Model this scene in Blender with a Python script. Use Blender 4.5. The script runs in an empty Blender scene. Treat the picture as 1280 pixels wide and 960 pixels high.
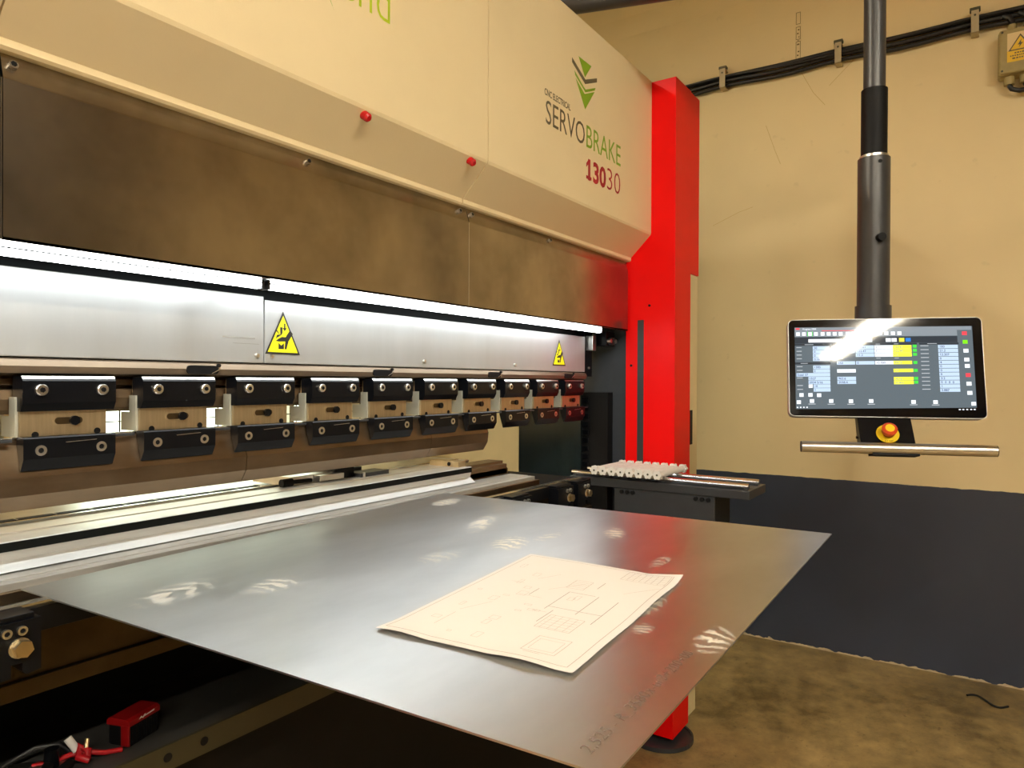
import bpy, bmesh, math, random
from mathutils import Matrix, Vector

# ---------------------------------------------------------------- datum
# X runs along the machine, Y into it, heights below are measured from eye level (EYE above the floor)
EYE = 1.45
rnd = random.Random(7)
scene = bpy.context.scene
C = scene.collection

# ---------------------------------------------------------------- camera
TH = math.atan2(595, 887); S_, C_ = math.sin(TH), math.cos(TH)
F = 887.0; ROLL = math.radians(0.25); PITCH = math.atan(3.5 / F)
def ray(dx, dy):
    ux = dx*math.cos(ROLL) + dy*math.sin(ROLL); uy = -dx*math.sin(ROLL) + dy*math.cos(ROLL)
    r, d = ux/F, uy/F
    fw = math.cos(PITCH) - d*math.sin(PITCH); z = -(d*math.cos(PITCH) + math.sin(PITCH))
    return Vector((r*S_ + fw*C_, fw*S_ - r*C_, z))
cam_d = bpy.data.cameras.new('camera'); cam = bpy.data.objects.new('camera', cam_d); C.objects.link(cam)
ax = (ray(1, 0) - ray(0, 0)).normalized(); az = -ray(0, 0).normalized(); ay = az.cross(ax)
cam.matrix_world = Matrix((ax, ay, az)).transposed().to_4x4()
cam.location = (0, 0, EYE)
cam_d.sensor_width = 36; cam_d.lens = F/1280*36; cam_d.clip_start = 0.02
scene.camera = cam

# ---------------------------------------------------------------- world, exposure
w = bpy.data.worlds.new('World'); scene.world = w; w.use_nodes = True
w.node_tree.nodes['Background'].inputs[0].default_value = (0.90, 1.0, 0.78, 1)
w.node_tree.nodes['Background'].inputs[1].default_value = 3.0
scene.view_settings.view_transform = 'Standard'; scene.view_settings.look = 'None'
scene.view_settings.exposure = 0.45; scene.view_settings.gamma = 1.0
scene.view_settings.use_curve_mapping = False
scene.cycles.use_denoising = True
scene.cycles.max_bounces = 10; scene.cycles.diffuse_bounces = 5; scene.cycles.glossy_bounces = 5
scene.cycles.sample_clamp_indirect = 6.0
LAMP_RAD = 185.0; LAMP_COL = (1.0, 0.91, 0.74)
LED_RAD = 15.0; LED_COL = (0.95, 1.0, 1.0)

# ---------------------------------------------------------------- materials
def lin(r, g, b):
    f = lambda v: (v/255/12.92) if v/255 <= .04045 else ((v/255+.055)/1.055)**2.4
    return (f(r), f(g), f(b))
def mat(name, col, rough=.5, metal=0., spec=.5, noise=0., nscale=8., stretch=(1,1,1), rnoise=0., bump=0., bscale=60., emit=None, estr=0., coat=0.):
    m = bpy.data.materials.new(name); m.use_nodes = True
    nt = m.node_tree; b = nt.nodes['Principled BSDF']
    b.inputs['Base Color'].default_value = (*col, 1); b.inputs['Roughness'].default_value = rough
    b.inputs['Metallic'].default_value = metal; b.inputs['Specular IOR Level'].default_value = spec
    if coat: b.inputs['Coat Weight'].default_value = coat; b.inputs['Coat Roughness'].default_value = .05
    if emit: b.inputs['Emission Color'].default_value = (*emit, 1); b.inputs['Emission Strength'].default_value = estr
    if noise or rnoise or bump:
        tc = nt.nodes.new('ShaderNodeTexCoord'); mp = nt.nodes.new('ShaderNodeMapping')
        mp.inputs['Scale'].default_value = stretch
        nt.links.new(tc.outputs['Object'], mp.inputs[0])
        n = nt.nodes.new('ShaderNodeTexNoise'); n.inputs['Scale'].default_value = nscale
        n.inputs['Detail'].default_value = 6; n.inputs['Roughness'].default_value = .6
        nt.links.new(mp.outputs[0], n.inputs['Vector'])
        if noise:
            r = nt.nodes.new('ShaderNodeMapRange'); r.inputs[1].default_value = .3; r.inputs[2].default_value = .7
            r.inputs[3].default_value = 1-noise; r.inputs[4].default_value = 1+noise*.6
            nt.links.new(n.outputs['Fac'], r.inputs[0])
            mx = nt.nodes.new('ShaderNodeVectorMath'); mx.operation = 'SCALE'; mx.inputs[0].default_value = col
            nt.links.new(r.outputs[0], mx.inputs['Scale']); nt.links.new(mx.outputs[0], b.inputs['Base Color'])
        if rnoise:
            r = nt.nodes.new('ShaderNodeMapRange'); r.inputs[1].default_value = .3; r.inputs[2].default_value = .7
            r.inputs[3].default_value = max(.03, rough-rnoise); r.inputs[4].default_value = rough+rnoise
            nt.links.new(n.outputs['Fac'], r.inputs[0]); nt.links.new(r.outputs[0], b.inputs['Roughness'])
        if bump:
            n2 = nt.nodes.new('ShaderNodeTexNoise'); n2.inputs['Scale'].default_value = bscale; n2.inputs['Detail'].default_value = 4
            nt.links.new(mp.outputs[0], n2.inputs['Vector'])
            bp = nt.nodes.new('ShaderNodeBump'); bp.inputs['Strength'].default_value = bump; bp.inputs['Distance'].default_value = .002
            nt.links.new(n2.outputs['Fac'], bp.inputs['Height']); nt.links.new(bp.outputs[0], b.inputs['Normal'])
    return m
M = {}
M['hood'] = mat('cream_paint', (.82, .675, .41), .42, noise=.04, nscale=3, bump=.08, bscale=180)
M['red'] = mat('red_paint', (.85, .001, .001), .45, spec=.2, noise=.05, nscale=5, bump=.06, bscale=250)
M['beige'] = mat('beige_paint', (.72, .60, .34), .5, noise=.05)
M['navy'] = mat('navy_paint', (.028, .034, .044), .45, noise=.15, nscale=20, bump=.1, bscale=200)
M['teal'] = mat('dark_teal_gloss', (.008, .014, .016), .12, spec=.5)
M['guard'] = mat('smudged_stainless', (.42, .37, .30), .27, 1., noise=.34, nscale=5.5)
M['ram'] = mat('brushed_ram_steel', (.50, .515, .52), .40, .6, noise=.06, nscale=6, rnoise=.06, stretch=(3, 1, .4))
M['steel'] = mat('machined_steel', (.50, .47, .43), .30, 1., noise=.18, nscale=14, stretch=(.3, 2, 2), rnoise=.08)
M['die'] = mat('ground_steel', (.66, .66, .64), .42, .7, noise=.15, nscale=16, stretch=(.25, 2, 2), rnoise=.08)
M['punch'] = mat('oiled_tool_steel', (.25, .18, .115), .40, 1., noise=.2, nscale=12, stretch=(.6, 2, 2), rnoise=.08)
M['body'] = mat('tan_tool_steel', (.54, .43, .27), .40, .85, noise=.12, nscale=40, stretch=(4, 1, .3))
M['black'] = mat('black_oxide', (.003, .0035, .005), .30, spec=.22, noise=.1, nscale=30)
M['dullblack'] = mat('black_strip', (.003, .004, .004), .6, spec=.15)
M['blk'] = mat('matt_black', (.004, .004, .0045), .6, spec=.2)
M['screw'] = mat('zinc_screw', (.75, .72, .66), .28, 1.)
M['brass'] = mat('yellow_zinc_bolt', (.62, .50, .30), .3, 1.)
M['rail'] = mat('bright_rail', (.80, .80, .80), .2, 1.)
M['darkgrey'] = mat('dark_grey_paint', (.030, .032, .036), .42, noise=.12, nscale=25, bump=.08, bscale=200)
M['bedbrown'] = mat('oily_bed_steel', (.075, .053, .028), .42, 1., noise=.3, nscale=12)
M['led'] = mat('led_diffuser', (.9, .9, .9), .4, emit=LED_COL, estr=LED_RAD)
M['pale'] = mat('pale_machined_plate', (.46, .46, .39), .5, .3)
M['alu'] = mat('aluminium', (.70, .69, .66), .3, 1., noise=.1, nscale=30)
M['edge'] = mat('satin_edge', (.55, .54, .52), .5, .8)
M['pole'] = mat('grey_pole_paint', (.040, .040, .042), .36, noise=.12, nscale=60, bump=.08, bscale=300)
M['handle'] = mat('anodised_handle', (.66, .61, .54), .3, 1.)
M['paper'] = mat('paper', (.88, .845, .80), .8, noise=.01, nscale=4)
M['ink'] = mat('faded_ink', (.55, .47, .42), .8)
M['ink2'] = mat('dark_faded_ink', (.40, .33, .30), .8)
M['marker'] = mat('grey_marker', (.19, .155, .13), .5)
M['white_plastic'] = mat('white_nylon', (.74, .72, .68), .45, noise=.05, nscale=20)
M['yellow'] = mat('yellow_sign', (.85, .78, .01), .45)
M['signblack'] = mat('sign_black', (.012, .012, .012), .5)
M['green'] = mat('green_print', (.22, .40, .012), .5)
M['lime'] = mat('lime_print', (.45, .58, .01), .5)
M['brown'] = mat('taupe_print', (.125, .10, .055), .5)
M['redprint'] = mat('red_print', (.42, .006, .018), .5)
M['redcap'] = mat('red_cap', (.45, .004, .008), .25)
M['estop'] = mat('estop_red', (.62, .06, .008), .4)
M['estopy'] = mat('estop_yellow', (.9, .62, .01), .45)
M['boxgrey'] = mat('old_box_paint', (.36, .28, .11), .55, noise=.1, nscale=30)
M['stickpale'] = mat('pale_sticker', (.75, .58, .30), .6)
M['sticky'] = mat('yellow_sticker', (.80, .50, .03), .6)
M['cable'] = mat('black_cable', (.010, .010, .011), .4)
M['clip'] = mat('clip_metal', (.45, .38, .24), .45, .6)
M['wire'] = mat('dark_wire', (.08, .08, .05), .5, .5)
M['redwire'] = mat('red_wire', (.50, .01, .015), .35)
M['batred'] = mat('tool_red', (.28, .004, .005), .35)
M['white'] = mat('white_print', (.85, .82, .8), .5)
M['winframe'] = mat('window_frame_paint', (.62, .60, .48), .5)
M['glass'] = mat('window_glass', (1, 1, 1), 0)
b = M['glass'].node_tree.nodes['Principled BSDF']; b.inputs['Transmission Weight'].default_value = 1.; b.inputs['IOR'].default_value = 1.01
M['lamp'] = mat('fluorescent_tube', (.9, .9, .9), .5, emit=LAMP_COL, estr=LAMP_RAD)
M['hall'] = mat('dark_hall_wall', (.06, .042, .025), .7, noise=.2, nscale=1.5)
M['lampbody'] = mat('lamp_housing', (.6, .57, .5), .5)
M['bezel'] = mat('screen_glass_black', (.004, .004, .005), .06)
M['brick'] = mat('brick_sill', (.16, .03, .02), .6)

def wall_mat(name, zsplit, cream=(.83, .665, .365), blue=(.030, .037, .058)):
    m = mat(name, cream, .62); nt = m.node_tree; b = nt.nodes['Principled BSDF']
    geo = nt.nodes.new('ShaderNodeNewGeometry'); sp = nt.nodes.new('ShaderNodeSeparateXYZ'); nt.links.new(geo.outputs['Position'], sp.inputs[0])
    def noise(sc, det=5, lac=None):
        n = nt.nodes.new('ShaderNodeTexNoise'); n.inputs['Scale'].default_value = sc; n.inputs['Detail'].default_value = det
        nt.links.new(geo.outputs['Position'], n.inputs['Vector']); return n
    def mr(src, a, b_, c, d):
        r = nt.nodes.new('ShaderNodeMapRange'); nt.links.new(src, r.inputs[0])
        for i, v in enumerate((a, b_, c, d)): r.inputs[i+1].default_value = v
        return r.outputs[0]
    def mix(f, c1, c2):
        x = nt.nodes.new('ShaderNodeMix'); x.data_type = 'RGBA'
        nt.links.new(f, x.inputs['Factor'])
        for s_, i in ((c1, 6), (c2, 7)):
            if isinstance(s_, tuple): x.inputs[i].default_value = (*s_, 1)
            else: nt.links.new(s_, x.inputs[i])
        return x.outputs[2]
    n1 = noise(1.3); n2 = noise(14)
    cr = mix(mr(n1.outputs['Fac'], .35, .7, 0, 1), cream, tuple(v*.90 for v in cream))
    cr = mix(mr(n2.outputs['Fac'], .68, .74, 0, .25), cr, tuple(v*.72 for v in cream))
    bl = mix(mr(n1.outputs['Fac'], .4, .65, 0, 1), blue, tuple(v*1.35 for v in blue))
    edge = nt.nodes.new('ShaderNodeMath'); edge.operation = 'MULTIPLY_ADD'; edge.inputs[1].default_value = .012; edge.inputs[2].default_value = zsplit - .006
    nt.links.new(n2.outputs['Fac'], edge.inputs[0])
    gt = nt.nodes.new('ShaderNodeMath'); gt.operation = 'GREATER_THAN'; nt.links.new(sp.outputs['Z'], gt.inputs[0]); nt.links.new(edge.outputs[0], gt.inputs[1])
    col = mix(gt.outputs[0], bl, cr)
    # chipped plaster along the foot of the wall
    n3 = noise(16, 8)
    chip = nt.nodes.new('ShaderNodeMath'); chip.operation = 'MULTIPLY_ADD'; chip.inputs[1].default_value = .05; chip.inputs[2].default_value = -.017
    nt.links.new(n3.outputs['Fac'], chip.inputs[0])
    lt = nt.nodes.new('ShaderNodeMath'); lt.operation = 'LESS_THAN'; nt.links.new(sp.outputs['Z'], lt.inputs[0]); nt.links.new(chip.outputs[0], lt.inputs[1])
    col = mix(lt.outputs[0], col, (.55, .44, .28))
    nt.links.new(col, b.inputs['Base Color'])
    rg = mr(gt.outputs[0], 0, 1, .38, .62); nt.links.new(rg, b.inputs['Roughness'])
    bp = nt.nodes.new('ShaderNodeBump'); bp.inputs['Strength'].default_value = .25; bp.inputs['Distance'].default_value = .01
    n4 = noise(5, 6); nt.links.new(n4.outputs['Fac'], bp.inputs['Height']); nt.links.new(bp.outputs[0], b.inputs['Normal'])
    return m
M['wall'] = wall_mat('plaster_wall', EYE - .52)
M['ceil'] = mat('ceiling_plaster', (.42, .30, .12), .7, noise=.06, nscale=2)

def floor_mat():
    m = mat('worn_concrete', (.3, .2, .08), .45); nt = m.node_tree; b = nt.nodes['Principled BSDF']
    tc = nt.nodes.new('ShaderNodeTexCoord')
    def noise(sc, det=6, r=.6):
        n = nt.nodes.new('ShaderNodeTexNoise'); n.inputs['Scale'].default_value = sc; n.inputs['Detail'].default_value = det; n.inputs['Roughness'].default_value = r
        nt.links.new(tc.outputs['Object'], n.inputs['Vector']); return n
    n1, n2, n3 = noise(2.2), noise(9, 8, .7), noise(45, 4)
    rp = nt.nodes.new('ShaderNodeValToRGB'); e = rp.color_ramp.elements
    e[0].position = .38; e[0].color = (.16, .11, .04, 1); e[1].position = .64; e[1].color = (.52, .38, .165, 1)
    mx = nt.nodes.new('ShaderNodeMath'); mx.operation = 'MULTIPLY_ADD'; mx.inputs[1].default_value = .5
    nt.links.new(n2.outputs['Fac'], mx.inputs[0])
    m2 = nt.nodes.new('ShaderNodeMath'); m2.operation = 'MULTIPLY'; m2.inputs[1].default_value = .5; nt.links.new(n1.outputs['Fac'], m2.inputs[0]); nt.links.new(m2.outputs[0], mx.inputs[2])
    nt.links.new(mx.outputs[0], rp.inputs[0])
    r = nt.nodes.new('ShaderNodeMapRange'); r.inputs[1].default_value = .62; r.inputs[2].default_value = .72; r.inputs[4].default_value = .45
    nt.links.new(n3.outputs['Fac'], r.inputs[0])
    x = nt.nodes.new('ShaderNodeMix'); x.data_type = 'RGBA'; nt.links.new(r.outputs[0], x.inputs['Factor']); nt.links.new(rp.outputs[0], x.inputs[6]); x.inputs[7].default_value = (.09, .06, .025, 1)
    nt.links.new(x.outputs[2], b.inputs['Base Color'])
    rr = nt.nodes.new('ShaderNodeMapRange'); rr.inputs[1].default_value = .3; rr.inputs[2].default_value = .7; rr.inputs[3].default_value = .3; rr.inputs[4].default_value = .6
    nt.links.new(n2.outputs['Fac'], rr.inputs[0]); nt.links.new(rr.outputs[0], b.inputs['Roughness'])
    bp = nt.nodes.new('ShaderNodeBump'); bp.inputs['Strength'].default_value = .2; bp.inputs['Distance'].default_value = .01
    nt.links.new(n2.outputs['Fac'], bp.inputs['Height']); nt.links.new(bp.outputs[0], b.inputs['Normal'])
    return m
M['floor'] = floor_mat()

# ---------------------------------------------------------------- mesh helpers
class MB:
    def __init__(self, frame=None):
        self.v = []; self.f = []; self.sm = []; self.fr = frame or Matrix.Identity(4)
    def add(self, vs, fs, smooth=False):
        o = len(self.v)
        self.v += [self.fr @ Vector(p) for p in vs]
        for f in fs: self.f.append([i+o for i in f]); self.sm.append(smooth)
        return self
    def box(self, x0, x1, y0, y1, z0, z1, bev=0):
        if bev:
            bm = bmesh.new(); bmesh.ops.create_cube(bm, size=1)
            for v in bm.verts: v.co = ((x0+x1)/2 + v.co.x*(x1-x0), (y0+y1)/2 + v.co.y*(y1-y0), (z0+z1)/2 + v.co.z*(z1-z0))
            bmesh.ops.bevel(bm, geom=bm.edges[:], offset=bev, segments=2, profile=.5, affect='EDGES')
            bm.verts.index_update()
            self.add([v.co.copy() for v in bm.verts], [[v.index for v in f.verts] for f in bm.faces]); bm.free()
        else:
            self.add([(x, y, z) for x in (x0, x1) for y in (y0, y1) for z in (z0, z1)],
                     [(0,1,3,2), (4,6,7,5), (0,4,5,1), (2,3,7,6), (0,2,6,4), (1,5,7,3)])
        return self
    def prism(self, prof, a0, a1, axis='x'):
        n = len(prof)
        put = {'x': lambda p, a: (a, p[0], p[1]), 'y': lambda p, a: (p[0], a, p[1]), 'z': lambda p, a: (p[0], p[1], a)}[axis]
        vs = [put(p, a0) for p in prof] + [put(p, a1) for p in prof]
        fs = [list(range(n))[::-1], list(range(n, 2*n))] + [(i, (i+1) % n, n+(i+1) % n, n+i) for i in range(n)]
        return self.add(vs, fs)
    def cyl(self, p0, p1, r, n=20, r1=None, caps=True):
        p0, p1 = Vector(p0), Vector(p1); d = (p1-p0).normalized(); r1 = r if r1 is None else r1
        a = d.orthogonal().normalized(); b_ = d.cross(a)
        vs = []
        for p, q in ((p0, r), (p1, r1)):
            vs += [p + (a*math.cos(2*math.pi*i/n) + b_*math.sin(2*math.pi*i/n))*q for i in range(n)]
        self.add(vs, [(i, (i+1) % n, n+(i+1) % n, n+i) for i in range(n)], n > 8)
        if caps: self.add(vs, [list(range(n))[::-1], list(range(n, 2*n))])
        return self
    def ring(self, p0, p1, ro, ri, n=20):
        p0, p1 = Vector(p0), Vector(p1); d = (p1-p0).normalized(); a = d.orthogonal().normalized(); b_ = d.cross(a); vs = []
        for p, q in ((p0, ro), (p1, ro), (p1, ri), (p0, ri)):
            vs += [p + (a*math.cos(2*math.pi*i/n) + b_*math.sin(2*math.pi*i/n))*q for i in range(n)]
        return self.add(vs, [(k*n+i, k*n+(i+1) % n, ((k+1) % 4)*n+(i+1) % n, ((k+1) % 4)*n+i) for k in range(4) for i in range(n)])
    def tube(self, pts, r, n=10):
        pts = [Vector(p) for p in pts]; rings = []; a = None
        for i, p in enumerate(pts):
            d = (pts[min(i+1, len(pts)-1)] - pts[max(i-1, 0)]).normalized()
            a = d.orthogonal().normalized() if a is None else (a - d*a.dot(d)).normalized()
            b_ = d.cross(a); rr = r[i] if isinstance(r, (list, tuple)) else r
            rings.append([p + (a*math.cos(2*math.pi*k/n) + b_*math.sin(2*math.pi*k/n))*rr for k in range(n)])
        vs = [q for g in rings for q in g]
        fs = [(i*n+k, i*n+(k+1) % n, (i+1)*n+(k+1) % n, (i+1)*n+k) for i in range(len(pts)-1) for k in range(n)]
        self.add(vs, fs, True)
        return self.add(vs, [list(range(n))[::-1], [(len(pts)-1)*n+k for k in range(n)]])
    def rrect(self, w_, h, r, z0, z1, cx=0, cy=0, n=6):
        pr = []
        for sx, sy, a0 in ((1, 1, 0), (-1, 1, 90), (-1, -1, 180), (1, -1, 270)):
            for k in range(n+1):
                a = math.radians(a0 + 90*k/n); pr.append((cx + sx*(w_/2-r) + r*math.cos(a), cy + sy*(h/2-r) + r*math.sin(a)))
        return self.prism(pr, z0, z1, 'z')
    def text(self, s, size, xs=1., bold=0., ext=.0003, align='LEFT', shear=0.):
        cu = bpy.data.curves.new('t', 'FONT'); cu.body = s; cu.size = 1.0; cu.offset = bold; cu.align_x = align; cu.shear = shear
        cu.resolution_u = 3
        o = bpy.data.objects.new('t', cu); C.objects.link(o)
        dg = bpy.context.evaluated_depsgraph_get(); dg.update(); me = o.evaluated_get(dg).to_mesh()
        vs = [(v.co.x*size*xs, v.co.y*size, ext) for v in me.vertices]; fs = [list(p.vertices) for p in me.polygons]
        self.add(vs, fs); bpy.data.objects.remove(o); bpy.data.curves.remove(cu)
        return self
    def build(self, name, material, parent=None, kind=None, label=None):
        vs = [Vector((p.x, p.y, p.z + EYE)) for p in self.v]
        if parent is not None:
            t = parent
            while t.parent: t = t.parent
            org = t.location.copy()
        else:
            xs = [p.x for p in vs]; ys = [p.y for p in vs]
            org = Vector(((min(xs)+max(xs))/2, (min(ys)+max(ys))/2, min(p.z for p in vs)))
        me = bpy.data.meshes.new(name); me.from_pydata([p - org for p in vs], [], self.f)
        bm = bmesh.new(); bm.from_mesh(me)
        bm.normal_update()
        if all(len(f.verts) > 0 for f in bm.faces) and not getattr(self, 'flat', False): bmesh.ops.recalc_face_normals(bm, faces=bm.faces[:])
        bm.to_mesh(me); bm.free()
        for p, s_ in zip(me.polygons, self.sm): p.use_smooth = s_
        me.materials.append(M[material] if isinstance(material, str) else material)
        o = bpy.data.objects.new(name, me); C.objects.link(o)
        if parent is not None: o.parent = parent
        else: o.location = org
        if kind: o['kind'] = kind
        if label: o['label'] = label
        return o
def thing(name, loc, label, cat, group=None):
    o = bpy.data.objects.new(name, None); C.objects.link(o); o.location = (loc[0], loc[1], loc[2] + EYE)
    o.empty_display_size = .1
    return tag(o, label, cat, group)
def tag(o, label, cat, group=None):
    o['label'] = label; o['category'] = cat
    if group: o['group'] = group
    return o
def frame(o, x, y, z=None):
    x, y = Vector(x).normalized(), Vector(y).normalized(); z = Vector(z).normalized() if z else x.cross(y)
    m = Matrix((x, y, z)).transposed().to_4x4(); m.translation = Vector(o); return m
def FY(x, y, z): return frame((x, y, z), (1,0,0), (0,0,1))       # decal frame on a face turned to -Y
def stadium(cx, cz, w_, h, n=8):
    pr = []
    for sx, a0 in ((1, -90), (-1, 90)):
        for k in range(n+1):
            a = math.radians(a0 + 180*k/n); pr.append((cx + sx*(w_-h)/2 + h/2*math.cos(a), cz + h/2*math.sin(a)))
    return pr
def socket_screw(x, y, z, r, h, parent, m='screw', nm='screw'):    # head turned to -Y with a dark hex socket
    o = MB().cyl((x, y, z), (x, y-h*.8, z), r).cyl((x, y-h*.8, z), (x, y-h, z), r, r1=r*.86)
    o = o.build(nm, m, parent)
    return o

# ================================================================ SETTING
FL = -EYE; WX = 4.13; CE = 2.85
def st(o): o['kind'] = 'structure'; return o
st(MB().box(-7.2, WX+.2, -6.2, 4.0, FL-.1, FL).build('floor', 'floor'))
st(MB().box(-7.2, WX+.2, -6.2, 4.0, CE, CE+.1).build('ceiling', 'ceil'))
# right wall with the spring of the vault at its top
pr = [(WX, FL), (WX, 2.04)]
for k in range(1, 11):
    a = math.radians(9*k*.9); pr.append((WX - .95*(1-math.cos(a)), 2.06 + .78*math.sin(a)/math.sin(math.radians(81))))
pr += [(WX-.9, CE+.05), (WX+.2, CE+.05), (WX+.2, FL)]
wr = st(MB().prism([(p[0], p[1]) for p in pr], -6.2, 4.0, 'y').build('wall_right', 'wall'))
st(MB().box(-7.2, WX+.2, -6.2, -6.0, FL, CE).build('wall_front', 'hall'))
st(MB().box(-7.2, -7.0, -6.0, 3.6, FL, CE).build('wall_left', 'hall'))
BY = 3.6; wx0, wx1, wz0, wz1 = 1.62, 3.4, -.36, .95
wb = MB().box(-7.0, wx0, BY, BY+.3, FL, CE).box(wx1, WX, BY, BY+.3, FL, CE).box(wx0, wx1, BY, BY+.3, FL, wz0).box(wx0, wx1, BY, BY+.3, wz1, CE)
st(wb.build('wall_back', 'wall'))
wn = st(MB().box(wx0, wx0+.06, BY+.05, BY+.12, wz0, wz1).box(wx1-.06, wx1, BY+.05, BY+.12, wz0, wz1).box(wx0+.06, wx1-.06, BY+.05, BY+.12, wz0, wz0+.06).box(wx0+.06, wx1-.06, BY+.05, BY+.12, wz1-.06, wz1).build('window_1', 'winframe'))
for i in range(1, 4):
    x = wx0 + (wx1-wx0)*i/4; MB().box(x-.018, x+.018, BY+.06, BY+.11, wz0+.06, wz1-.06).build('mullion', 'winframe', wn)
for i in range(4):
    x = wx0 + (wx1-wx0)*i/4; MB().box(x+.02, x+.42, BY+.08, BY+.085, wz0+.06, wz1-.06).build('pane', 'glass', wn)
MB().box(wx0-.03, wx1+.03, BY-.06, BY+.04, wz0-.09, wz0).build('window_sill', 'brick', wn)
# pencil outline of an old patch, and hairline cracks, on the right wall
k = 1.0248
mk = MB(frame((WX-.0012, .88, 1.90), (0,-1,0), (0,0,1)))
for z0, z1 in ((-.15, -.02), (-.01, .06), (.075, .14)):
    for (x0, x1, y0, y1) in ((-.012, -.010, z0, z1), (.010, .012, z0, z1), (-.012, .012, z0, z0+.002), (-.012, .012, z1-.002, z1)): mk.box(x0, x1, y0, y1, 0, .0006)
for i in range(9): mk.box(-.006 + .004*(i % 3), .002 + .004*(i % 2), -.10+.02*i, -.093+.02*i, 0, .0006)
mk.build('pencil_patch', mat('pencil', (.16, .10, .03), .8), wr)
ck = MB(frame((WX-.0012, 0, 0), (0,-1,0), (0,0,1)))
for pts in ([(-1.05, 1.45), (-1.0, 1.30), (-.97, 1.22)], [(-.86, 1.70), (-.80, 1.58), (-.74, 1.50)], [(-.72, 1.60), (-.60, 1.71)], [(-1.35, .92), (-1.2, .98), (-1.12, 1.0)]):
    for (a, b_) in zip(pts, pts[1:]):
        d = Vector((b_[0]-a[0], b_[1]-a[1])).normalized()*.0012; q = (-d.y, d.x)
        ck.add([(a[0]-q[0], a[1]-q[1], .0003), (b_[0]-q[0], b_[1]-q[1], .0003), (b_[0]+q[0], b_[1]+q[1], .0003), (a[0]+q[0], a[1]+q[1], .0003)], [(0, 1, 2, 3)])
ck.build('hairline_crack', mat('crack', (.62, .44, .17), .8), wr)

# ceiling lamps (rows parallel to the machine)
def ceiling_lamp(x0, y, z, label):
    t = thing('fluorescent_lamp', (x0+.76, y, z), label, 'lamp', 'fluorescent lamps under the ceiling')
    MB().prism([(y-.13, z-.01), (y-.05, z+.09), (y+.05, z+.09), (y+.13, z-.01), (y+.125, z-.01), (y+.045, z+.082), (y-.045, z+.082), (y-.125, z-.01)], x0, x0+1.53).prism([(y-.13, z-.01), (y-.05, z+.09), (y+.05, z+.09), (y+.13, z-.01)], x0-.004, x0).prism([(y-.13, z-.01), (y-.05, z+.09), (y+.05, z+.09), (y+.13, z-.01)], x0+1.53, x0+1.534).build('housing', 'lampbody', t)  # unseen reflector, sides drawn deep to shade the wall's vault
    MB().box(x0+.7, x0+.73, y-.01, y+.01, z+.09, CE-.01).build('hanger', 'lampbody', t)
    for s in (-1, 1): MB().cyl((x0+.02, y+s*.05, z+.012), (x0+1.51, y+s*.05, z+.012), .019, 12).build('tube', 'lamp', t)
i = 0
for (x, y) in [(-5.6, -2.5), (-2.75, -2.5), (-5.6, -.6), (-3.2, -.6), (-1.5, 2.75), (-1.05, -2.5)]:  # lamp behind the machine, and the front row's last, added as unseen fill
    i += 1
    ceiling_lamp(x, y, 2.4, 'twin-tube fluorescent lamp hanging under the ceiling, out of frame')

# ================================================================ PRESS BRAKE
pb = thing('press_brake', (1.0, 1.45, FL), 'long cream and red press brake with steel guard panels and white light bar', 'press brake')
HF = 1.127
hood_prof = [(HF, 1.203), (HF, .597), (HF+.003, .589), (1.2135, .5055), (1.2135, .4945), (1.218, .490), (1.52, .490), (1.52, 1.203)]
def hood(x0, x1): return MB().prism(hood_prof, x0, x1).build('hood_panel', 'hood', pb)
h1 = hood(-.68, .4385); h2 = hood(.4415, 1.557); h3 = hood(1.561, 2.678)
MB().box(-.66, 2.66, 1.25, 1.50, .495, 1.195).build('hood_frame', 'blk', pb)
for x, z in ((1.11, .583), (1.491, .583)):
    c = Vector((x, 1.127+.006, .592)); MB().cyl((x, 1.14, .583), (x, 1.126, .573), .0105, 18, r1=.010).cyl((x, 1.126, .573), (x, 1.122, .570), .010, 18, r1=.006).build('red_cap', 'redcap', h2, label='small round red indicator cap')
# lettering on the hood
def deco(txt, x0, x1, zb, cap, m, parent, nm='lettering', bold=0., ys=None):
    mb = MB(FY(x0, HF-.0004, zb)); mb.text(txt, 1.0, 1.0, bold)
    xs = [v.x for v in mb.v]; zs = [v.z for v in mb.v]; sx = (x1-x0)/(max(xs)-min(xs)); sz = cap/(max(zs)-zb)
    mn = min(xs); mb.v = [Vector((x0 + (v.x-mn)*sx, v.y, zb + (v.z-zb)*sz)) for v in mb.v]; mb.flat = True
    return mb.build(nm, m, parent)
deco('SERVO', 1.858, 2.110, .790, .072, 'brown', h3, bold=-.002)
deco('BRAKE', 2.122, 2.389, .790, .074, 'green', h3, bold=-.002)
deco('CNC ELECTRICAL', 1.850, 2.012, .875, .020, 'brown', h3, bold=.018)
deco('130', 2.135, 2.270, .684, .070, 'redprint', h3, bold=.032)
deco('30', 2.279, 2.387, .684, .076, 'redprint', h3, bold=-.012)
def serif(): poly(h3, [(2.122, .684), (2.160, .684), (2.160, .695), (2.122, .695)], 'redprint', 'lettering'); poly(h3, [(2.122, .735), (2.141, .754), (2.141, .738), (2.122, .722)], 'redprint', 'lettering')
def poly(parent, pts, m, nm='emblem'):
    mb = MB(FY(0, HF-.0006, 0)); mb.add([(p[0], p[1], 0) for p in pts], [list(range(len(pts)))]); mb.flat = True
    return mb.build(nm, m, parent)
serif()
poly(h3, [(2.064, 1.072), (2.110, 1.018), (2.155, 1.072)], 'green')
poly(h3, [(2.021, 1.052), (2.113, 1.012), (2.197, 1.046), (2.197, 1.032), (2.111, .996), (2.021, 1.036)], 'brown')
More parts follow.
